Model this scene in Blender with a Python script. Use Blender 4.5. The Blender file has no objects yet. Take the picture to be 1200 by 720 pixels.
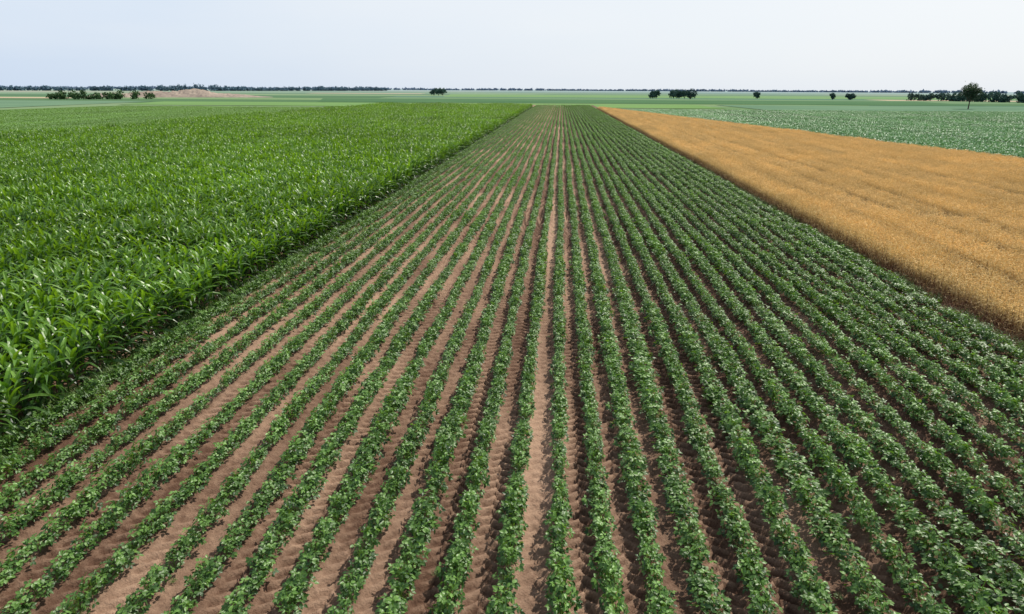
import bpy, math, numpy as np
from mathutils import Vector, Matrix
rng = np.random.default_rng(11)
scene = bpy.context.scene
scene.view_settings.view_transform = 'Standard'
scene.view_settings.look = 'None'
scene.view_settings.exposure = 0

# ------------------------------------------------------------------ helpers
def nodes_of(mat):
    mat.use_nodes = True
    nt = mat.node_tree
    nt.nodes.clear()
    return nt, nt.nodes, nt.links

def leaf_material(name, dark, light, rough=0.45, transl=0.3, trans_col=None, noise_scale=0.15, noise_amt=0.35,
                  low=None, low_h=(0.0, 0.5), spec=0.5, streak=None):
    m = bpy.data.materials.new(name)
    nt, N, L = nodes_of(m)
    out = N.new('ShaderNodeOutputMaterial')
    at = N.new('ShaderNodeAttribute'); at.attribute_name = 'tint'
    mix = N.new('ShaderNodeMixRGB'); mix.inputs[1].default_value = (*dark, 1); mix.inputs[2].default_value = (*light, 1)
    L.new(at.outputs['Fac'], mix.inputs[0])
    geo = N.new('ShaderNodeNewGeometry')
    no = N.new('ShaderNodeTexNoise'); no.inputs['Scale'].default_value = noise_scale; no.inputs['Detail'].default_value = 4
    if streak:
        mp = N.new('ShaderNodeMapping'); mp.inputs['Scale'].default_value = (*streak, 0); L.new(geo.outputs['Position'], mp.inputs[0]); L.new(mp.outputs[0], no.inputs['Vector'])
    else:
        L.new(geo.outputs['Position'], no.inputs['Vector'])
    mr = N.new('ShaderNodeMapRange'); mr.inputs[1].default_value = 0.3; mr.inputs[2].default_value = 0.7
    mr.inputs[3].default_value = 1 - noise_amt; mr.inputs[4].default_value = 1 + noise_amt
    L.new(no.outputs['Fac'], mr.inputs[0])
    oi = N.new('ShaderNodeObjectInfo')
    mr2 = N.new('ShaderNodeMapRange'); mr2.inputs[3].default_value = 0.95; mr2.inputs[4].default_value = 1.05
    L.new(oi.outputs['Random'], mr2.inputs[0])
    mu = N.new('ShaderNodeMath'); mu.operation = 'MULTIPLY'
    L.new(mr.outputs[0], mu.inputs[0]); L.new(mr2.outputs[0], mu.inputs[1])
    vm = N.new('ShaderNodeVectorMath'); vm.operation = 'SCALE'
    src = mix.outputs[0]
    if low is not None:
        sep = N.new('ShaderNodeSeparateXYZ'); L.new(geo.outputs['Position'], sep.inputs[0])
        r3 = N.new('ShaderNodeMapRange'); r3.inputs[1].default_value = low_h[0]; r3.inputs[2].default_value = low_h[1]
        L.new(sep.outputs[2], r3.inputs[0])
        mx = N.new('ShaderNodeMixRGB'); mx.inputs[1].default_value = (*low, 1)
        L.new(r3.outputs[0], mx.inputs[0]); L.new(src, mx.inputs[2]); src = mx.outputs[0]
    L.new(src, vm.inputs[0]); L.new(mu.outputs[0], vm.inputs['Scale'])
    p = N.new('ShaderNodeBsdfPrincipled'); p.inputs['Roughness'].default_value = rough
    p.inputs['Specular IOR Level'].default_value = spec
    L.new(vm.outputs[0], p.inputs['Base Color'])
    if transl > 0:
        t = N.new('ShaderNodeBsdfTranslucent')
        tc = N.new('ShaderNodeMixRGB'); tc.blend_type = 'MULTIPLY'; tc.inputs[0].default_value = 1
        tc.inputs[2].default_value = (*(trans_col or (1.6, 1.5, 0.6)), 1)
        L.new(vm.outputs[0], tc.inputs[1]); L.new(tc.outputs[0], t.inputs[0])
        ms = N.new('ShaderNodeMixShader'); ms.inputs[0].default_value = transl
        L.new(p.outputs[0], ms.inputs[1]); L.new(t.outputs[0], ms.inputs[2]); L.new(ms.outputs[0], out.inputs[0])
    else:
        L.new(p.outputs[0], out.inputs[0])
    return m

class MB:
    def __init__(s): s.v = []; s.f = []; s.t = []; s.m = []; s.n = 0
    def add(s, verts, faces, tint, mi=0):
        verts = np.asarray(verts, float)
        s.v.append(verts); o = s.n
        s.f.extend([tuple(i + o for i in f) for f in faces]); s.m.extend([mi] * len(faces))
        s.t.append(np.full(len(verts), tint) if np.isscalar(tint) else np.asarray(tint)); s.n += len(verts)
    def stamp(s, T, F, O, D, Nn, ln, wd, tint, mi=0):
        """place template T (along, side, up) at many origins"""
        D = D / np.linalg.norm(D, axis=1, keepdims=True)
        S = np.cross(Nn, D); S /= (np.linalg.norm(S, axis=1, keepdims=True) + 1e-9)
        U = np.cross(D, S)
        P = (O[:, None, :] + T[None, :, 0:1] * ln[:, None, None] * D[:, None, :]
             + T[None, :, 1:2] * wd[:, None, None] * S[:, None, :] + T[None, :, 2:3] * ln[:, None, None] * U[:, None, :])
        k = len(T); n = len(O); o = s.n
        for i in range(n):
            b = o + i * k
            for f in F: s.f.append(tuple(b + j for j in f))
        s.m.extend([mi] * (n * len(F)))
        s.v.append(P.reshape(-1, 3)); s.t.append(np.repeat(tint, k)); s.n += n * k
    def obj(s, name, mats, link=None, smooth=False):
        me = bpy.data.meshes.new(name)
        me.from_pydata(np.concatenate(s.v).tolist(), [], s.f)
        a = me.attributes.new('tint', 'FLOAT', 'POINT'); a.data.foreach_set('value', np.concatenate(s.t).astype(np.float32))
        for m in (mats if isinstance(mats, (list, tuple)) else [mats]): me.materials.append(m)
        me.polygons.foreach_set('material_index', np.array(s.m, dtype=np.int32))
        if smooth: me.polygons.foreach_set('use_smooth', np.ones(len(me.polygons), dtype=bool))
        me.update()
        ob = bpy.data.objects.new(name, me)
        (link or scene.collection).objects.link(ob)
        return ob

def scatter(name, P, rz, S, idx, coll):
    me = bpy.data.meshes.new(name); me.from_pydata(P.tolist(), [], [])
    n = len(P)
    r = np.zeros((n, 3), np.float32); r[:, 2] = rz
    a = me.attributes.new('rot', 'FLOAT_VECTOR', 'POINT'); a.data.foreach_set('vector', r.ravel())
    a = me.attributes.new('scl', 'FLOAT_VECTOR', 'POINT'); a.data.foreach_set('vector', np.asarray(S, np.float32).ravel())
    a = me.attributes.new('idx', 'INT', 'POINT'); a.data.foreach_set('value', np.asarray(idx, np.int32))
    ob = bpy.data.objects.new(name, me); scene.collection.objects.link(ob)
    ng = bpy.data.node_groups.new(name + '_instances', 'GeometryNodeTree')
    ng.interface.new_socket('Geometry', in_out='INPUT', socket_type='NodeSocketGeometry')
    ng.interface.new_socket('Geometry', in_out='OUTPUT', socket_type='NodeSocketGeometry')
    N, L = ng.nodes, ng.links
    gi = N.new('NodeGroupInput'); go = N.new('NodeGroupOutput')
    iop = N.new('GeometryNodeInstanceOnPoints'); iop.inputs['Pick Instance'].default_value = True
    ci = N.new('GeometryNodeCollectionInfo'); ci.inputs['Collection'].default_value = coll
    ci.inputs['Separate Children'].default_value = True; ci.inputs['Reset Children'].default_value = True
    def na(nm, t):
        x = N.new('GeometryNodeInputNamedAttribute'); x.data_type = t; x.inputs['Name'].default_value = nm
        return x.outputs['Attribute']
    e = N.new('FunctionNodeEulerToRotation')
    L.new(na('rot', 'FLOAT_VECTOR'), e.inputs[0]); L.new(e.outputs[0], iop.inputs['Rotation'])
    L.new(na('scl', 'FLOAT_VECTOR'), iop.inputs['Scale']); L.new(na('idx', 'INT'), iop.inputs['Instance Index'])
    L.new(gi.outputs[0], iop.inputs['Points']); L.new(ci.outputs[0], iop.inputs['Instance']); L.new(iop.outputs[0], go.inputs[0])
    md = ob.modifiers.new('instances', 'NODES'); md.node_group = ng
    return ob

LT = np.array([[0,0,0],[.5,0,-.03],[1,0,-.16],[.22,.42,.05],[.62,.40,.0],[.22,-.42,.05],[.62,-.40,.0]], float)
LF = [(0,1,4,3),(1,2,4),(0,5,6,1),(1,6,2)]

# ------------------------------------------------------------------ materials
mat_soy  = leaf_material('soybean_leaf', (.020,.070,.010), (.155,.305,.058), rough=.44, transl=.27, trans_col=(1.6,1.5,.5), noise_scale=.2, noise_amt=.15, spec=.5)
mat_corn = leaf_material('corn_leaf', (.020,.085,.008), (.150,.305,.030), rough=.37, transl=.36, trans_col=(1.7,1.5,.5), noise_scale=.06, noise_amt=.2, low=(.013,.036,.009), low_h=(.1,1.05))  # lower leaves darkened in colour to suggest shade inside the corn
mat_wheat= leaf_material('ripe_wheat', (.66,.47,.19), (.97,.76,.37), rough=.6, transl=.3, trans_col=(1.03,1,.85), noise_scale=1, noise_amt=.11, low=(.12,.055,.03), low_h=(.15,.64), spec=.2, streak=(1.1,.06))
mat_beet = leaf_material('beet_leaf', (.08,.20,.08), (.20,.39,.18), rough=.4, transl=.2, trans_col=(1.3,1.3,.8), noise_scale=1, noise_amt=.3, streak=(.35,.008))
mat_low  = leaf_material('young_crop_leaf', (.10,.21,.05), (.20,.35,.10), rough=.5, transl=.25, noise_scale=1, noise_amt=.2, streak=(.2,.01))
mat_weed = leaf_material('weed_leaf', (.05,.12,.02), (.14,.22,.06), rough=.5, transl=.25)
mat_tree = leaf_material('tree_leaf', (.018,.045,.022), (.05,.10,.04), rough=.6, transl=.15, noise_scale=.3, noise_amt=.3)
mat_treef= leaf_material('hazy_tree_leaf', (.20,.27,.36), (.25,.32,.41), rough=.9, transl=0, noise_scale=.01, noise_amt=.12, spec=.0)  # distance haze put into the leaf colour
mat_treel= leaf_material('hazy_woodland_leaf', (.11,.18,.24), (.17,.25,.30), rough=.9, transl=0, noise_scale=.01, noise_amt=.15, spec=.0)  # bluish haze painted into the leaf colour here too, a little weaker
mat_treem= leaf_material('mid_tree_leaf', (.04,.09,.08), (.09,.16,.12), rough=.8, transl=0, noise_scale=.05, noise_amt=.25, spec=.1)
mat_bushm= leaf_material('mound_bush_leaf', (.05,.11,.04), (.12,.20,.08), rough=.8, transl=0, noise_scale=.05, noise_amt=.25, spec=.1)
mat_bark = leaf_material('bark', (.07,.05,.04), (.12,.09,.07), rough=.9, transl=0)

# ------------------------------------------------------------------ soybean rows
S = 0.66; X0 = 0.09
XL, XR = -9.9, 11.6
rows = [X0 + S*k for k in range(-16, 18) if XL-0.2 < X0 + S*k < XR+.1]
src_soy = bpy.data.collections.new('soybean_plants_source')
for vi in range(10):
    mb = MB(); Lseg = 2.0
    yc = -1.0
    while yc < 1.0:
        yc += rng.uniform(.08, .17) + (rng.uniform(.05,.18) if rng.uniform()<.08 else 0)
        vig = rng.uniform(.6, 1.15); xc = rng.normal(0, .03)
        nl = int(20*vig + rng.integers(0, 5))
        H = .33*vig
        base = np.array([xc, yc, 0.0])
        for k in range(nl):
            az = rng.uniform(0, 2*math.pi)
            rr = .19*vig*math.sqrt(rng.uniform(.02, 1))
            px = xc + rr*math.cos(az); py = yc + rr*math.sin(az)*.9
            pz = H*(1 - .65*(rr/.21)**2)*rng.uniform(.5, 1.12)
            c = np.array([px, py, max(pz, .04)])
            out = np.array([math.cos(az), math.sin(az), 0])
            tilt = rng.uniform(-.2, .9)*(rr/.2)
            nrm = np.array([out[0]*tilt + rng.normal(0,.45), out[1]*tilt + rng.normal(0,.45), 1.0])
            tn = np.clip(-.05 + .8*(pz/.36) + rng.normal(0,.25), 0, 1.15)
            O=[];D=[]
            for a2 in (-1.35, 0, 1.35):
                a3 = az + a2 + rng.normal(0,.2)
                d = np.array([math.cos(a3), math.sin(a3), 0]); d -= nrm*np.dot(d, nrm)/np.dot(nrm, nrm)
                O.append(c + d*.012); D.append(d)
            n = 3
            ln = rng.uniform(.055, .085, n)*(.6+.4*vig); wd = ln*rng.uniform(.64, .78, n)
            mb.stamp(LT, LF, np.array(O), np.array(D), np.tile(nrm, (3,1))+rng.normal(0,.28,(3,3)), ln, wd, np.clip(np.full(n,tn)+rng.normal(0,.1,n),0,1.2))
            w = .003
            mb.add([base+[w,0,pz*.3], base+[-w,0,pz*.3], c+[-w,0,0], c+[w,0,0]], [(0,1,2,3)], .8)
        mb.add([base+[.005,0,0], base+[-.005,0,0], base+[-.003,0,H*.8], base+[.003,0,H*.8],
                base+[0,.005,0], base+[0,-.005,0], base+[0,-.003,H*.8], base+[0,.003,H*.8]], [(0,1,2,3),(4,5,6,7)], .6)
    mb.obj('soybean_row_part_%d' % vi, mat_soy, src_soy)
def wig(x, y): return .03*np.sin(y*.21 + x*1.3) + .02*np.sin(y*.07 + x*2.1)
P=[];R=[];SC=[];I=[]
for ri, x in enumerate(rows):
    rw = rng.uniform(.88, 1.1)
    if x < 1.0: rw *= .87
    else: rw *= 1.04
    if x < -8.6: rw *= .95
    for y in np.arange(3 + rng.uniform(-1,0), 292, 1.93):
        if abs(x) > 1.1*y + 6: continue
        vigo = 1 + .08*math.sin(y*.35+x*.9) + .05*math.sin(y*1.1+x*2.3)
        P.append((x + wig(x, y) + rng.normal(0,.012), y, 0.02)); R.append(rng.choice([0, math.pi]) + rng.normal(0,.01))
        SC.append((rw*vigo*rng.uniform(.88,1.12), 1, vigo*rng.uniform(.85,1.12))); I.append(rng.integers(0, 10))
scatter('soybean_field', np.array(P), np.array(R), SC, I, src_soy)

# ------------------------------------------------------------------ corn
src_corn = bpy.data.collections.new('corn_plants_source')
def corn_leaf(mb, base, az, L, W, th0, th1, tint, twist):
    n = 7; t = np.linspace(0, 1, n)
    th = th0 + (th1 - th0)*t**1.3
    ds = L/(n-1)
    p = np.zeros((n, 3)); p[0] = base
    h = np.array([math.cos(az), math.sin(az), 0]); side = np.array([-math.sin(az), math.cos(az), 0])
    for i in range(1, n):
        h2 = h*math.cos(twist*t[i]) + side*math.sin(twist*t[i])
        p[i] = p[i-1] + ds*(h2*math.cos(th[i]) + np.array([0,0,1])*math.sin(th[i]))
    w = W*np.array([.55,.9,1,.95,.78,.48,.03])*.5
    vs = []
    for i in range(n):
        up = -h*math.sin(th[i]) + np.array([0,0,1])*math.cos(th[i])
        s2 = side*math.cos(twist*t[i]*1.5) + up*math.sin(twist*t[i]*1.5)
        wob = .12*math.sin(i*2.1 + az*5)
        vs += [p[i] + s2*w[i] + up*w[i]*(.35+wob), p[i], p[i] - s2*w[i] + up*w[i]*(.35-wob)]
    fs = []
    for i in range(n-1):
        a = i*3
        fs += [(a, a+1, a+4, a+3), (a+1, a+2, a+5, a+4)]
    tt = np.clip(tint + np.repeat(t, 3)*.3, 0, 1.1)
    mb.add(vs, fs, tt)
for vi in range(8):
    mb = MB()
    for r in range(3):
        for k in range(8):
            bx = (r-1)*.7 + rng.normal(0,.04); by = -1 + .25*(k+.5) + rng.normal(0,.04)
            H = rng.uniform(1.05, 1.5)
            az0 = rng.uniform(0, math.pi)
            b = np.array([bx, by, 0])
            q = 5; ring = [(math.cos(2*math.pi*i/q), math.sin(2*math.pi*i/q)) for i in range(q)]
            vs = [b + [.016*c, .016*s_, 0] for c, s_ in ring] + [b + [.007*c, .007*s_, H*.9] for c, s_ in ring]
            mb.add(vs, [(i, (i+1)%q, (i+1)%q+q, i+q) for i in range(q)], .4)
            nl = 10
            for j in range(nl):
                f = j/(nl-1)
                z = .12 + (H-.3)*f
                az = az0 + math.pi*(j%2) + rng.normal(0,.35)
                L = (.55 + .42*math.sin(math.pi*min(f*1.05,1)))*rng.uniform(.85,1.15)
                if f > .85: L *= .9
                th0 = math.radians(rng.uniform(50, 68) + 24*f); th1 = math.radians(rng.uniform(-75,-30) + 85*f**2)
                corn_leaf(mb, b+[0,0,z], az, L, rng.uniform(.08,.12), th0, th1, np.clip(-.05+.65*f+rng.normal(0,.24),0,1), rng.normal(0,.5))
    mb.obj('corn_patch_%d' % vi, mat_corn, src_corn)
P=[];R=[];SC=[];I=[]
for x in np.arange(-11.0, -62, -2.1):
    for y in np.arange(2, 247, 2.0):
        if abs(x) > 1.0*y + 14: continue
        P.append((x + rng.normal(0,.05), y + rng.normal(0,.05), 0)); R.append(rng.choice([0, math.pi]) + rng.normal(0,.03))
        s_ = 1 + .08*math.sin(x*.3+y*.11) + .04*math.sin(x*.9-y*.4) + rng.normal(0,.05)
        SC.append((1,1,s_)); I.append(rng.integers(0,8))
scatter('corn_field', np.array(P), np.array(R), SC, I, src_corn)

# ------------------------------------------------------------------ wheat
src_wheat = bpy.data.collections.new('wheat_plants_source')
ET = np.array([[0,0,0],[.35,.5,.02],[1,0,-.05],[.35,-.5,.02],[.35,0,.12],[.35,0,-.12]], float)
EF = [(0,1,4),(1,2,4),(0,4,3),(4,2,3),(0,5,1),(1,5,2),(0,3,5),(3,2,5)]
BT = np.array([[0,.5,0],[0,-.5,0],[.5,.5,.12],[.5,-.5,.12],[1,0,-.1]], float); BF=[(0,1,3,2),(2,3,4)]
for vi in range(6):
    mb = MB(); WX, WY = 2.5, 2.0
    n = 1500
    ox = rng.uniform(-WX/2, WX/2, n); oy = rng.uniform(-WY/2, WY/2, n)
    ox = np.round(ox/.25)*.25 + rng.normal(0,.045,n)
    clump = .5+.5*np.sin(ox*5+vi*2)*np.sin(oy*4+vi)
    hz = .62 + .16*clump + rng.normal(0,.06,n) - .42*np.clip((np.abs(ox) - (WX/2-.30))/.2, 0, 1)
    lean = rng.normal(0,.08,(n,2))
    O = np.stack([ox, oy, np.zeros(n)], 1)
    top = O + np.stack([lean[:,0], lean[:,1], hz], 1)
    az = rng.uniform(0, 2*np.pi, n)
    el = rng.uniform(-.5, 1.1, n)
    D = np.stack([np.cos(az)*np.cos(el), np.sin(az)*np.cos(el), np.sin(el)], 1)
    Nn = np.stack([-np.cos(az)*np.sin(el), -np.sin(az)*np.sin(el), np.cos(el)], 1)
    mb.stamp(ET, EF, top, D, Nn, rng.uniform(.08,.12,n), rng.uniform(.018,.028,n), np.clip(rng.normal(.55,.3,n),0,1))
    st = np.array([[0,.5,0],[0,-.5,0],[1,-.5,0],[1,.5,0]], float)
    Dv = top - O; ln = np.linalg.norm(Dv, axis=1)
    side = np.stack([np.cos(az), np.sin(az), np.zeros(n)], 1)
    mb.stamp(st, [(0,1,2,3)], O, Dv, side, ln, np.full(n,.006), np.clip(rng.normal(.4,.2,n),0,1))
    m = 1500; ii = rng.integers(0, n, m); f = rng.uniform(.3,.95,m)
    a2 = rng.uniform(0, 2*np.pi, m); e2 = rng.uniform(-.4,.9,m)
    D2 = np.stack([np.cos(a2)*np.cos(e2), np.sin(a2)*np.cos(e2), np.sin(e2)],1)
    N2 = np.stack([-np.cos(a2)*np.sin(e2), -np.sin(a2)*np.sin(e2), np.cos(e2)],1)
    mb.stamp(BT, BF, O[ii] + Dv[ii]*f[:,None], D2, N2, rng.uniform(.12,.22,m), rng.uniform(.01,.016,m), np.clip(rng.normal(.35,.25,m),0,1))
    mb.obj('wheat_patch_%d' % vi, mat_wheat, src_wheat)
P=[];R=[];SC=[];I=[]
def wheat_right(y): return 41 + (64-y)*(29/192)
for x in np.arange(12.0+1.25, 54, 2.5):
    strip = rng.normal(0,.05)
    for y in np.arange(4, 255, 2.0):
        if x + 1.25 > wheat_right(y)-.2 : continue
        if x > 1.1*y + 12: continue
        P.append((x + .08*math.sin(y*.13), y, 0)); R.append(rng.choice([0, math.pi]))
        SC.append((1,1.02,1 + strip + .06*math.sin(x*.5+y*.23) + .04*math.sin(y*.7+x) + rng.normal(0,.035))); I.append(rng.integers(0,6))
ang = math.atan(29/192)
for y in np.arange(14, 254, 1.9):            # headland rows along the slanting right-hand edge
    for off in (1.25, 3.2):
        x = wheat_right(y) - off
        if x < 13.3: continue
        P.append((x, y, 0)); R.append(ang + rng.choice([0, math.pi])); SC.append((1,1,1+rng.normal(0,.03))); I.append(rng.integers(0,6))
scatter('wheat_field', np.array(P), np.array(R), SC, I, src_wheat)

# ------------------------------------------------------------------ broad leaf patches
def broad_patch(coll, name, mat, rowsp, plantsp, nleaf, ln0, H):
    for vi in range(4):
        mb = MB()
        xs = np.arange(-1.5+rowsp/2, 1.5, rowsp)
        for x in xs:
            for y in np.arange(-1.5+plantsp/2, 1.5, plantsp):
                cx = x + rng.normal(0,.03); cy = y + rng.normal(0,.04)
                az = rng.uniform(0, 2*np.pi, nleaf); el = rng.uniform(.1, 1.0, nleaf)
                D = np.stack([np.cos(az)*np.cos(el), np.sin(az)*np.cos(el), np.sin(el)],1)
                Nn = np.stack([-np.cos(az)*np.sin(el), -np.sin(az)*np.sin(el), np.cos(el)],1) + rng.normal(0,.2,(nleaf,3))
                O = np.array([cx,cy,0]) + D*.05 + np.array([0,0,1])*rng.uniform(.3,.9,(nleaf,1))*H*.6
                ln = rng.uniform(.8,1.15,nleaf)*ln0
                mb.stamp(LT, LF, O, D, Nn, ln, ln*.6, np.clip(rng.normal(.5,.25,nleaf),0,1))
        mb.obj(name + '_%d' % vi, mat, coll)
src_beet = bpy.data.collections.new('beet_plants_source'); broad_patch(src_beet, 'beet_patch', mat_beet, .75, .2, 10, .26, .35)
src_low = bpy.data.collections.new('young_crop_source'); broad_patch(src_low, 'young_crop_patch', mat_low, .5, .16, 7, .2, .3)
P=[];R=[];SC=[];I=[]
for y in np.arange(20, 236, 3.0):
    for x in np.arange(14, 260, 3.0):
        if x - 2.2 < wheat_right(y)+.4 or x > .98*y + 20: continue
        P.append((x,y,0)); R.append(rng.choice([0,math.pi])); SC.append((1,1,rng.uniform(.85,1.15))); I.append(rng.integers(0,4))
scatter('sugar_beet_field', np.array(P), np.array(R), SC, I, src_beet)
P=[];R=[];SC=[];I=[]
for y in np.arange(50, 236, 3.0):
    for x in np.arange(-64.8, -150, -3.0):
        if abs(x) > .95*y + 20: continue
        P.append((x,y,0)); R.append(rng.choice([0,math.pi])); SC.append((1,1,rng.uniform(.85,1.15))); I.append(rng.integers(0,4))
scatter('young_crop_field', np.array(P), np.array(R), SC, I, src_low)

# ------------------------------------------------------------------ weeds along the field edges
src_weed = bpy.data.collections.new('weed_source')
for vi in range(4):
    mb = MB(); n = 55
    az = rng.uniform(0,2*np.pi,n); el = rng.uniform(.5,1.45,n)
    D = np.stack([np.cos(az)*np.cos(el), np.sin(az)*np.cos(el), np.sin(el)],1)
    Nn = np.stack([-np.cos(az)*np.sin(el), -np.sin(az)*np.sin(el), np.cos(el)],1)
    O = np.stack([rng.normal(0,.09,n), rng.normal(0,.09,n), np.zeros(n)],1)
    mb.stamp(BT, BF, O, D, Nn, rng.uniform(.1,.3,n), rng.uniform(.008,.014,n), rng.uniform(0,1,n))
    n = 25; az = rng.uniform(0,2*np.pi,n)
    D = np.stack([np.cos(az), np.sin(az), rng.uniform(-.1,.5,n)],1)
    O = np.stack([rng.normal(0,.1,n), rng.normal(0,.1,n), rng.uniform(.03,.15,n)],1)
    mb.stamp(LT, LF, O, D, np.tile([0,0,1.],(n,1))+rng.normal(0,.2,(n,3)), rng.uniform(.04,.08,n), rng.uniform(.03,.05,n), rng.uniform(.2,1,n))
    mb.obj('weed_tuft_%d'%vi, mat_weed, src_weed)
P=[];R=[];SC=[];I=[]
for k in range(2600):
    y = 4 + 120*rng.uniform(0,1)**1.5
    x = -10.05 + rng.normal(0,.22) if rng.uniform()<.7 else 11.85 + rng.normal(0,.1)
    P.append((x,y,0)); R.append(rng.uniform(0,6.28)); q = rng.uniform(.5,1.3); SC.append((q,q,q)); I.append(rng.integers(0,4))
for k in range(300):
    y = rng.uniform(5, 40); x = rng.uniform(XL, XR); q = rng.uniform(.15,.4)
    P.append((x,y,0)); R.append(rng.uniform(0,6.28)); SC.append((q,q,q*.7)); I.append(rng.integers(0,4))
scatter('edge_weeds', np.array(P), np.array(R), SC, I, src_weed)

# ------------------------------------------------------------------ soil sheet with furrows and tyre treads
xs = np.arange(-13, 13.5, .033)
ys = [2.0]
while ys[-1] < 300: ys.append(ys[-1] + max(.028, (ys[-1]-16)*.012))
ys = np.array(ys)
Xg, Yg = np.meshgrid(xs, ys)
def vnoise(sx, sy):
    gx = int((xs[-1]-xs[0])/sx)+3; gy = int((ys[-1]-ys[0])/sy)+3
    G = rng.normal(0,1,(gy,gx)); fx=(Xg-xs[0])/sx; fy=(Yg-ys[0])/sy
    ix=fx.astype(int); iy=fy.astype(int); fx=fx-ix; fy=fy-iy; fx=fx*fx*(3-2*fx); fy=fy*fy*(3-2*fy)
    return (G[iy,ix]*(1-fx)+G[iy,ix+1]*fx)*(1-fy)+(G[iy+1,ix]*(1-fx)+G[iy+1,ix+1]*fx)*fy
xr = Xg - wig(Xg, Yg)
ph = (xr - X0)/S
Z = .035*np.cos(2*np.pi*ph) - .025
gap = np.floor(ph).astype(int)
u = (ph - gap - .5)*S     # metres from gap centre
tracks = {-2:1, -3:1, 0:.8, -1:.35, -4:.6, -6:1, -7:1, -5:.6, -9:.6, -10:.9, -11:.8, 1:.6, 3:.9, 4:.9, 6:.6, 8:.8, 9:.8}
treadm = np.zeros_like(Z)
wear = np.clip(.9 + .3*vnoise(.6, 1.5), .3, 1.25); slip = .02*vnoise(.5, .9)
for g, a in tracks.items():
    m = (gap == g) & (np.abs(u) < .21)
    prof = np.clip((.20-np.abs(u))/.03, 0, 1)
    phs = (Yg + slip + np.abs(u)*1.0 + np.where(u>0, .12, 0) + g*.37)/.24
    rib = np.clip(np.sin(2*np.pi*phs)*2.4, -1, 1)*wear
    Z += np.where(m, a*prof*(-.036 + .036*rib), 0)
    treadm += np.where(m, a*prof*rib, 0)
Z += .007*vnoise(.12,.12) + .007*vnoise(.5,.8) + rng.normal(0,.0045,Z.shape) + .02*np.clip(vnoise(.07,.07)-1.3,0,1)
soil_tone_shade = np.clip(.40 + .2*vnoise(.4, 2.5) + .15*vnoise(3,8), 0, 1) + .2*treadm   # random soil tone, tread ribs paler than the pressed soil
light = {-1:.3, 0:.05, -2:-.1, -3:-.05, -5:.15, -9:.15, -12:.2}
for g, a in light.items(): soil_tone_shade += np.where((gap==g), a, 0)
soil_tone_shade -= np.clip((Xg-1.0)*.08, 0, .3)  # soil colour darkened towards the right, for shade between the rows
ny, nx = Z.shape
me = bpy.data.meshes.new('soil')
V = np.stack([Xg,Yg,Z],-1).reshape(-1,3).astype(np.float32)
me.vertices.add(len(V)); me.vertices.foreach_set('co', V.ravel())
ii = np.arange((ny-1)*nx).reshape(ny-1,nx)[:, :-1].ravel()
Fq = np.stack([ii, ii+1, ii+1+nx, ii+nx],1).astype(np.int32)
me.loops.add(Fq.size); me.loops.foreach_set('vertex_index', Fq.ravel())
me.polygons.add(len(Fq)); me.polygons.foreach_set('loop_start', np.arange(0,Fq.size,4,dtype=np.int32))
me.update(calc_edges=True)
me.polygons.foreach_set('use_smooth', np.ones(len(Fq),dtype=bool))
a = me.attributes.new('dry', 'FLOAT', 'POINT'); a.data.foreach_set('value', np.clip(soil_tone_shade,0,1).astype(np.float32).ravel())
soil = bpy.data.objects.new('field_soil', me); scene.collection.objects.link(soil)
def soil_material(name, c1, c2, sc=1.0, dry=False):
    m = bpy.data.materials.new(name); nt,N,L = nodes_of(m)
    out=N.new('ShaderNodeOutputMaterial'); p=N.new('ShaderNodeBsdfPrincipled'); p.inputs['Roughness'].default_value=.95
    p.inputs['Specular IOR Level'].default_value=.15
    g=N.new('ShaderNodeNewGeometry')
    n1=N.new('ShaderNodeTexNoise'); n1.inputs['Scale'].default_value=(5 if dry else 1.2)*sc; n1.inputs['Detail'].default_value=8; n1.inputs['Roughness'].default_value=.75
    L.new(g.outputs['Position'], n1.inputs['Vector'])
    r=N.new('ShaderNodeValToRGB'); r.color_ramp.elements[0].position=.25; r.color_ramp.elements[1].position=.75
    r.color_ramp.elements[0].color=(*c1,1); r.color_ramp.elements[1].color=(*c2,1)
    src=n1.outputs['Fac']
    if dry:
        at=N.new('ShaderNodeAttribute'); at.attribute_name='dry'
        mm=N.new('ShaderNodeMath'); mm.operation='MULTIPLY_ADD'; mm.inputs[1].default_value=.55; L.new(at.outputs['Fac'],mm.inputs[0])
        m2=N.new('ShaderNodeMath'); m2.operation='MULTIPLY_ADD'; m2.inputs[1].default_value=.9; m2.inputs[2].default_value=-.22; L.new(src,m2.inputs[0]); L.new(m2.outputs[0],mm.inputs[2]); src=mm.outputs[0]
    L.new(src, r.inputs[0]); L.new(r.outputs[0], p.inputs['Base Color'])
    n2=N.new('ShaderNodeTexNoise'); n2.inputs['Scale'].default_value=28; n2.inputs['Detail'].default_value=6; n2.inputs['Roughness'].default_value=.65
    L.new(g.outputs['Position'], n2.inputs['Vector'])
    b=N.new('ShaderNodeBump'); b.inputs['Strength'].default_value=.9; b.inputs['Distance'].default_value=.04
    L.new(n2.outputs['Fac'], b.inputs['Height']); L.new(b.outputs[0], p.inputs['Normal'])
    L.new(p.outputs[0], out.inputs[0]); return m
me.materials.append(soil_material('dry_soil', (.105,.058,.038), (.37,.245,.17), dry=True))

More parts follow.
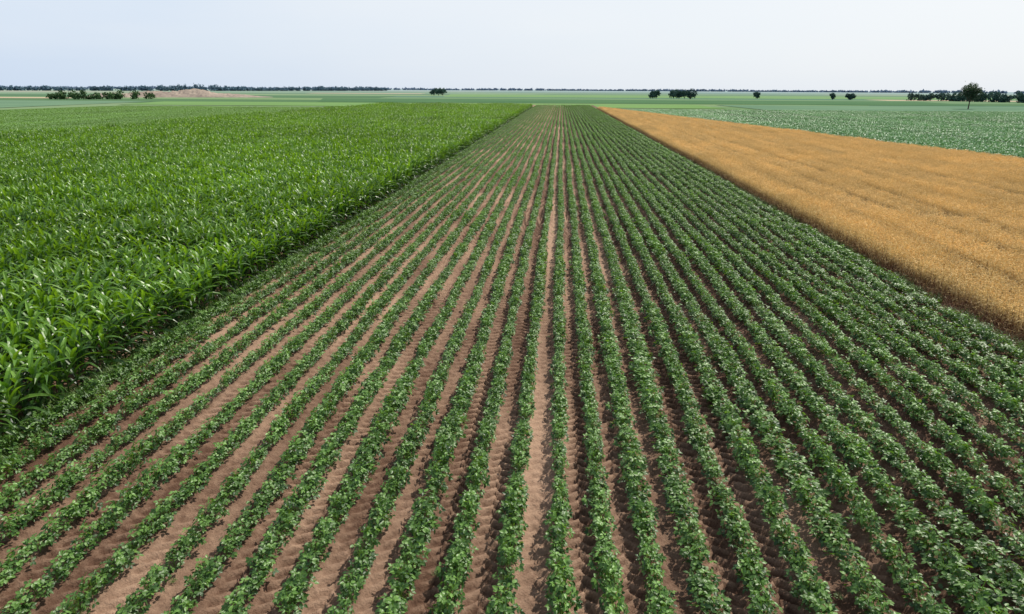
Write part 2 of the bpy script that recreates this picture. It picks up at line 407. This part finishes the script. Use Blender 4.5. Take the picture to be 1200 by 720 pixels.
# ------------------------------------------------------------------ ground & distant fields
def sheet(name, poly, z, mat):
    me = bpy.data.meshes.new(name); me.from_pydata([(x,y,z) for x,y in poly], [], [tuple(range(len(poly)))]); me.materials.append(mat)
    ob = bpy.data.objects.new(name, me); scene.collection.objects.link(ob); return ob
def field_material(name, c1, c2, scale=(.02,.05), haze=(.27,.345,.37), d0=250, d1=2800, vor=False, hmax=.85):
    m = bpy.data.materials.new(name); nt,N,L = nodes_of(m)
    out=N.new('ShaderNodeOutputMaterial'); p=N.new('ShaderNodeBsdfPrincipled'); p.inputs['Roughness'].default_value=1; p.inputs['Specular IOR Level'].default_value=0
    g=N.new('ShaderNodeNewGeometry')
    mp=N.new('ShaderNodeMapping'); mp.inputs['Scale'].default_value=(scale[0],scale[1],1); L.new(g.outputs['Position'], mp.inputs[0])
    n1=N.new('ShaderNodeTexNoise'); n1.inputs['Scale'].default_value=1; n1.inputs['Detail'].default_value=6; L.new(mp.outputs[0], n1.inputs['Vector'])
    mx=N.new('ShaderNodeMixRGB'); mx.inputs[1].default_value=(*c1,1); mx.inputs[2].default_value=(*c2,1)
    mr=N.new('ShaderNodeMapRange'); mr.inputs[1].default_value=.35; mr.inputs[2].default_value=.65; L.new(n1.outputs['Fac'], mr.inputs[0]); L.new(mr.outputs[0], mx.inputs[0])
    src=mx.outputs[0]
    if vor:
        mp2=N.new('ShaderNodeMapping'); mp2.inputs['Scale'].default_value=(1/520,1/110,0); mp2.inputs['Rotation'].default_value=(0,0,.06); L.new(g.outputs['Position'], mp2.inputs[0])
        vo=N.new('ShaderNodeTexVoronoi'); vo.distance='CHEBYCHEV'; vo.inputs['Scale'].default_value=1; L.new(mp2.outputs[0], vo.inputs['Vector'])
        sp=N.new('ShaderNodeSeparateColor'); L.new(vo.outputs['Color'], sp.inputs[0])
        cr=N.new('ShaderNodeValToRGB'); cr.color_ramp.interpolation='CONSTANT'
        e=cr.color_ramp.elements; e[0].position=0; e[0].color=(.07,.14,.06,1); e[1].position=.25; e[1].color=(.13,.21,.10,1)
        for pos,c in ((.42,(.17,.25,.11)),(.58,(.07,.15,.10)),(.76,(.18,.25,.14)),(.92,(.30,.27,.18))):
            q=e.new(pos); q.color=(*c,1)
        L.new(sp.outputs[0], cr.inputs[0])
        m2=N.new('ShaderNodeMixRGB'); m2.inputs[0].default_value=.85; L.new(src,m2.inputs[1]); L.new(cr.outputs[0],m2.inputs[2]); src=m2.outputs[0]
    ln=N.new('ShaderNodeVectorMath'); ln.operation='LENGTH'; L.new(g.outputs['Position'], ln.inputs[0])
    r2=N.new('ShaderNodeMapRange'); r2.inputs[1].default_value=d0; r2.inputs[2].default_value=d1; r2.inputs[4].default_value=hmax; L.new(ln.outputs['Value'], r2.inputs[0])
    m3=N.new('ShaderNodeMixRGB'); m3.inputs[2].default_value=(*haze,1); L.new(r2.outputs[0],m3.inputs[0]); L.new(src,m3.inputs[1])  # distance haze mixed into the base colour, growing outward from the origin
    L.new(m3.outputs[0], p.inputs['Base Color'])
    n3=N.new('ShaderNodeTexNoise'); n3.inputs['Scale'].default_value=2.5; n3.inputs['Detail'].default_value=4; L.new(g.outputs['Position'], n3.inputs['Vector'])
    b=N.new('ShaderNodeBump'); b.inputs['Strength'].default_value=.5; b.inputs['Distance'].default_value=.1; L.new(n3.outputs['Fac'], b.inputs['Height']); L.new(b.outputs[0], p.inputs['Normal'])
    L.new(p.outputs[0], out.inputs[0]); return m
B=14000
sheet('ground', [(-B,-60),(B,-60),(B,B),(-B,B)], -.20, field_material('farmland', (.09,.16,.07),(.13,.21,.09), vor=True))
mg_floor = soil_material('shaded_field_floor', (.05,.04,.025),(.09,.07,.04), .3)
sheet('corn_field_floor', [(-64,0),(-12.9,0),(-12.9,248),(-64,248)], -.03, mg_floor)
sheet('wheat_field_floor', [(13.4,0),(50.6,0),(41,64),(13.4,247)], -.03, soil_material('straw_floor',(.2,.13,.07),(.3,.2,.1),.3))
sheet('beet_field_floor', [(41.2,64),(51,0),(270,0),(270,237),(14.9,237)], -.05, field_material('beet_floor',(.06,.12,.05),(.09,.15,.07),d0=5000,d1=9000))
sheet('young_crop_floor', [(-160,30),(-64.1,30),(-64.1,238),(-160,238)], -.05, field_material('young_crop_floor',(.09,.18,.05),(.12,.21,.06),d0=5000,d1=9000))
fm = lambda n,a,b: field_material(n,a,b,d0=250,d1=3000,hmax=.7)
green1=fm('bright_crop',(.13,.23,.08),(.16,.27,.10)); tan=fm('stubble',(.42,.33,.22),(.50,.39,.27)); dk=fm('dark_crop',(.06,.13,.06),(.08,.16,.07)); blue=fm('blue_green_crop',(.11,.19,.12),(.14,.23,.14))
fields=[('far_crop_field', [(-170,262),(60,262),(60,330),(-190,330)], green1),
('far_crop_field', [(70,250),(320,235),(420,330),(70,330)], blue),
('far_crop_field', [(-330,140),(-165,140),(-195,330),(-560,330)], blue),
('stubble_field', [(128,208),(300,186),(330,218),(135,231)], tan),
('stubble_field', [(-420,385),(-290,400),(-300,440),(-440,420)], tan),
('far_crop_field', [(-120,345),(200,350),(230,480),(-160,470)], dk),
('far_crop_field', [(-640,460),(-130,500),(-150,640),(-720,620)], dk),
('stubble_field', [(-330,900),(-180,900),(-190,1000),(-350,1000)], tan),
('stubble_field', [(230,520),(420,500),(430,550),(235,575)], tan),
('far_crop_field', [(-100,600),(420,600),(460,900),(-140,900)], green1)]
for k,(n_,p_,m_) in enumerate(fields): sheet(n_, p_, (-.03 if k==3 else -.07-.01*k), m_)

# ------------------------------------------------------------------ trees
def crown(mb, c, rx, ry, rz, ncl, nlf, ls, mi=0):
    for _ in range(ncl):
        d = rng.normal(0,1,3); d /= np.linalg.norm(d); r = rng.uniform(.35,1.0)
        cc = c + d*np.array([rx,ry,rz])*r
        cr = .3*min(rx,rz)*rng.uniform(.7,1.3)
        O = cc + rng.normal(0,.5,(nlf,3))*cr
        D = rng.normal(0,1,(nlf,3)); Nn = rng.normal(0,1,(nlf,3)) + [0,0,.8]
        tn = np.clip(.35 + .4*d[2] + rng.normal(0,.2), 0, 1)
        mb.stamp(LT, LF, O, D, Nn, rng.uniform(.7,1.3,nlf)*ls, rng.uniform(.6,1,nlf)*ls, np.clip(tn+rng.normal(0,.1,nlf),0,1), mi)
def limb(mb, a, b, r0, r1, mi=1):
    a=np.array(a,float); b=np.array(b,float); d=b-a; d/=np.linalg.norm(d)
    s_=np.cross(d,[.3,.9,.1]); s_/=np.linalg.norm(s_); t=np.cross(d,s_); q=7
    vs=[a+r0*(math.cos(k*6.2832/q)*s_+math.sin(k*6.2832/q)*t) for k in range(q)]+[b+r1*(math.cos(k*6.2832/q)*s_+math.sin(k*6.2832/q)*t) for k in range(q)]
    mb.add(vs,[(k,(k+1)%q,(k+1)%q+q,k+q) for k in range(q)],.5,mi)
def tree(name, x, y, H, R, mat, ncl=60, nlf=60, ls=.35, trunk=.28, parts=1):
    mb=MB()
    for p in range(parts):
        dx = 0 if parts==1 else (p-(parts-1)/2)*R*.75
        h = H*rng.uniform(.75,1.0) if parts>1 else H
        th=h*trunk
        limb(mb,(dx,0,-.25),(dx+.05,0,th),.035*h*.7,.026*h*.7)
        for k in range(6):
            a=k*1.05+rng.uniform(0,.5)
            limb(mb,(dx+.05,0,th*rng.uniform(.8,1)),(dx+math.cos(a)*R*.6,math.sin(a)*R*.6,h*rng.uniform(.5,.8)),.014*h,.004*h)
        limb(mb,(dx+.05,0,th),(dx,0,h*.85),.02*h,.004*h)
        crown(mb,np.array([dx,0,(h+th)/2]),R*.85,R*.85,(h-th)/2*.9,ncl,nlf,ls)
    ob=mb.obj(name,[mat,mat_bark]); ob.location=(x,y,0); return ob
tree('broadleaf_tree',154,281,9.6,4.2,mat_tree,ncl=75)
def px(xp, dist):   # world position from bearing (deg from row direction) and distance
    a=math.radians(xp); return dist*math.sin(a), dist*math.cos(a)
for brg,dist,H,R,parts in ((-9.85,700,8.5,5.6,3),(7.3,560,7,3.8,2),(9.4,560,7.5,5.5,4),(14.9,600,5.5,3.0,1),(20.2,600,5,2.6,1),(21.4,600,5,3,2)):
    x,y=px(brg,dist); tree('shrub_tree',x,y,H,R,mat_treem,ncl=34,nlf=34,ls=.75,trunk=.06,parts=parts)
def treeline(name, pts, H, spacing, mat, ls, ncl, nlf, depth=10, gapp=.04, wide=1.0):
    mb=MB()
    for (x0,y0),(x1,y1) in zip(pts[:-1],pts[1:]):
        L_=math.hypot(x1-x0,y1-y0); n=int(L_/spacing)
        for k in range(n):
            f=(k+rng.uniform(-.3,.3))/n; h=H*rng.uniform(.6,1.05)*(.8+.25*math.sin(k*.13)*math.sin(k*.031+1))
            if rng.uniform()<gapp: continue
            c=np.array([x0+(x1-x0)*f+rng.normal(0,depth*.2), y0+(y1-y0)*f+rng.normal(0,depth), h*.42])
            crown(mb,c,spacing*wide,spacing*wide,h*.5,ncl,nlf,ls)
            limb(mb,(c[0],c[1],-.2),(c[0],c[1],h*.5),.3,.2,0)
    return mb.obj(name,mat)
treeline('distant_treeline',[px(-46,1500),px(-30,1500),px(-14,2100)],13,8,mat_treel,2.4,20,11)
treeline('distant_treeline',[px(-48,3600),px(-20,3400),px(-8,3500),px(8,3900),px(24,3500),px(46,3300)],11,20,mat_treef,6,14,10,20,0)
treeline('tree_row',[px(25.4,600),px(27.6,590),px(32,540),px(38,530)],7.8,5,mat_treem,1.0,24,18,4,wide=.9,gapp=.02)
treeline('bush_row',[px(-37,462),px(-34.5,455),px(-30.8,462)],5.2,2.2,mat_bushm,.8,14,14,4,wide=1.2,gapp=0)

# ------------------------------------------------------------------ earth mound
nx_,ny_=90,24
gx=np.linspace(-1,1,nx_); gy=np.linspace(-1,1,ny_); GX,GY=np.meshgrid(gx,gy)
hh=np.clip(1-GX**4,0,1)*np.clip(1-GY**2,0,1)*(.62+.14*np.sin(GX*5+1)+.10*np.sin(GX*13+GY*2)+rng.normal(0,.05,GX.shape))*6.2
hh*=np.where(GX>.3,.8-.5*(GX-.3),1)
V=np.stack([GX*62,GY*18,hh-.3],-1).reshape(-1,3)
F=[(j*nx_+i,j*nx_+i+1,(j+1)*nx_+i+1,(j+1)*nx_+i) for j in range(ny_-1) for i in range(nx_-1)]
me=bpy.data.meshes.new('earth_mound'); me.from_pydata(V.tolist(),[],F)
me.materials.append(soil_material('mound_earth',(.14,.11,.10),(.40,.33,.26),.12))
ob=bpy.data.objects.new('earth_mound',me); scene.collection.objects.link(ob); ob.location=(-266,486,0); ob.rotation_euler=(0,0,math.radians(25))

# ------------------------------------------------------------------ light, sky
el=math.radians(50); azs=math.radians(45)
sd=Vector((math.sin(azs)*math.cos(el), math.cos(azs)*math.cos(el), math.sin(el)))
sl=bpy.data.lights.new('sun','SUN'); sl.energy=5.0; sl.angle=math.radians(.5); sl.color=(1,.94,.84)
so=bpy.data.objects.new('sun',sl); scene.collection.objects.link(so); so.rotation_euler=sd.to_track_quat('Z','Y').to_euler(); so.location=(50,30,60)
w=bpy.data.worlds.new('World'); scene.world=w; w.use_nodes=True; nt=w.node_tree; N=nt.nodes; L=nt.links; N.clear()
out=N.new('ShaderNodeOutputWorld'); bg=N.new('ShaderNodeBackground'); bg.inputs[1].default_value=.1
sk=N.new('ShaderNodeTexSky'); sk.sky_type='NISHITA'; sk.sun_disc=False; sk.sun_elevation=el; sk.sun_rotation=azs; sk.dust_density=2.0; sk.air_density=1.0
tc=N.new('ShaderNodeTexCoord')
sep=N.new('ShaderNodeSeparateXYZ'); L.new(tc.outputs['Generated'],sep.inputs[0])
# the haze is brightest low down; higher up the sky is a deeper blue
up=N.new('ShaderNodeMapRange'); up.inputs[1].default_value=.25; up.inputs[2].default_value=.8; up.inputs[3].default_value=.88; up.inputs[4].default_value=.25; L.new(sep.outputs[2],up.inputs[0])
dp=N.new('ShaderNodeVectorMath'); dp.operation='DOT_PRODUCT'; dp.inputs[1].default_value=tuple(sd)
L.new(tc.outputs['Generated'],dp.inputs[0])
mr=N.new('ShaderNodeMapRange'); mr.inputs[1].default_value=.0; mr.inputs[2].default_value=.8; L.new(dp.outputs['Value'],mr.inputs[0])
hz=N.new('ShaderNodeMixRGB'); hz.inputs[1].default_value=(6.6,7.9,9.8,1); hz.inputs[2].default_value=(9.5,9.8,10,1); L.new(mr.outputs[0],hz.inputs[0])
mpc=N.new('ShaderNodeMapping'); mpc.inputs['Scale'].default_value=(1.2,1.2,6); L.new(tc.outputs['Generated'],mpc.inputs[0])
nc=N.new('ShaderNodeTexNoise'); nc.inputs['Scale'].default_value=1.4; nc.inputs['Detail'].default_value=4; L.new(mpc.outputs[0],nc.inputs['Vector'])
mrc=N.new('ShaderNodeMapRange'); mrc.inputs[1].default_value=.42; mrc.inputs[2].default_value=.75; mrc.inputs[4].default_value=.4; L.new(nc.outputs['Fac'],mrc.inputs[0])
cl=N.new('ShaderNodeMixRGB'); cl.inputs[2].default_value=(9.6,9.8,10,1); L.new(mrc.outputs[0],cl.inputs[0]); L.new(hz.outputs[0],cl.inputs[1])
mx=N.new('ShaderNodeMixRGB'); L.new(up.outputs[0],mx.inputs[0])
L.new(sk.outputs[0],mx.inputs[1]); L.new(cl.outputs[0],mx.inputs[2]); L.new(mx.outputs[0],bg.inputs[0]); L.new(bg.outputs[0],out.inputs[0])

# ------------------------------------------------------------------ camera
cam=bpy.data.cameras.new('camera'); cam.lens=24; cam.sensor_width=36; cam.clip_end=30000; cam.clip_start=.1
co=bpy.data.objects.new('camera',cam); scene.collection.objects.link(co)
co.matrix_world=Matrix.Translation((0,0,6.3))@Matrix.Rotation(math.radians(3.88),4,'Z')@Matrix.Rotation(math.radians(90-17.7),4,'X')@Matrix.Rotation(math.radians(.3),4,'Z')
scene.camera=co
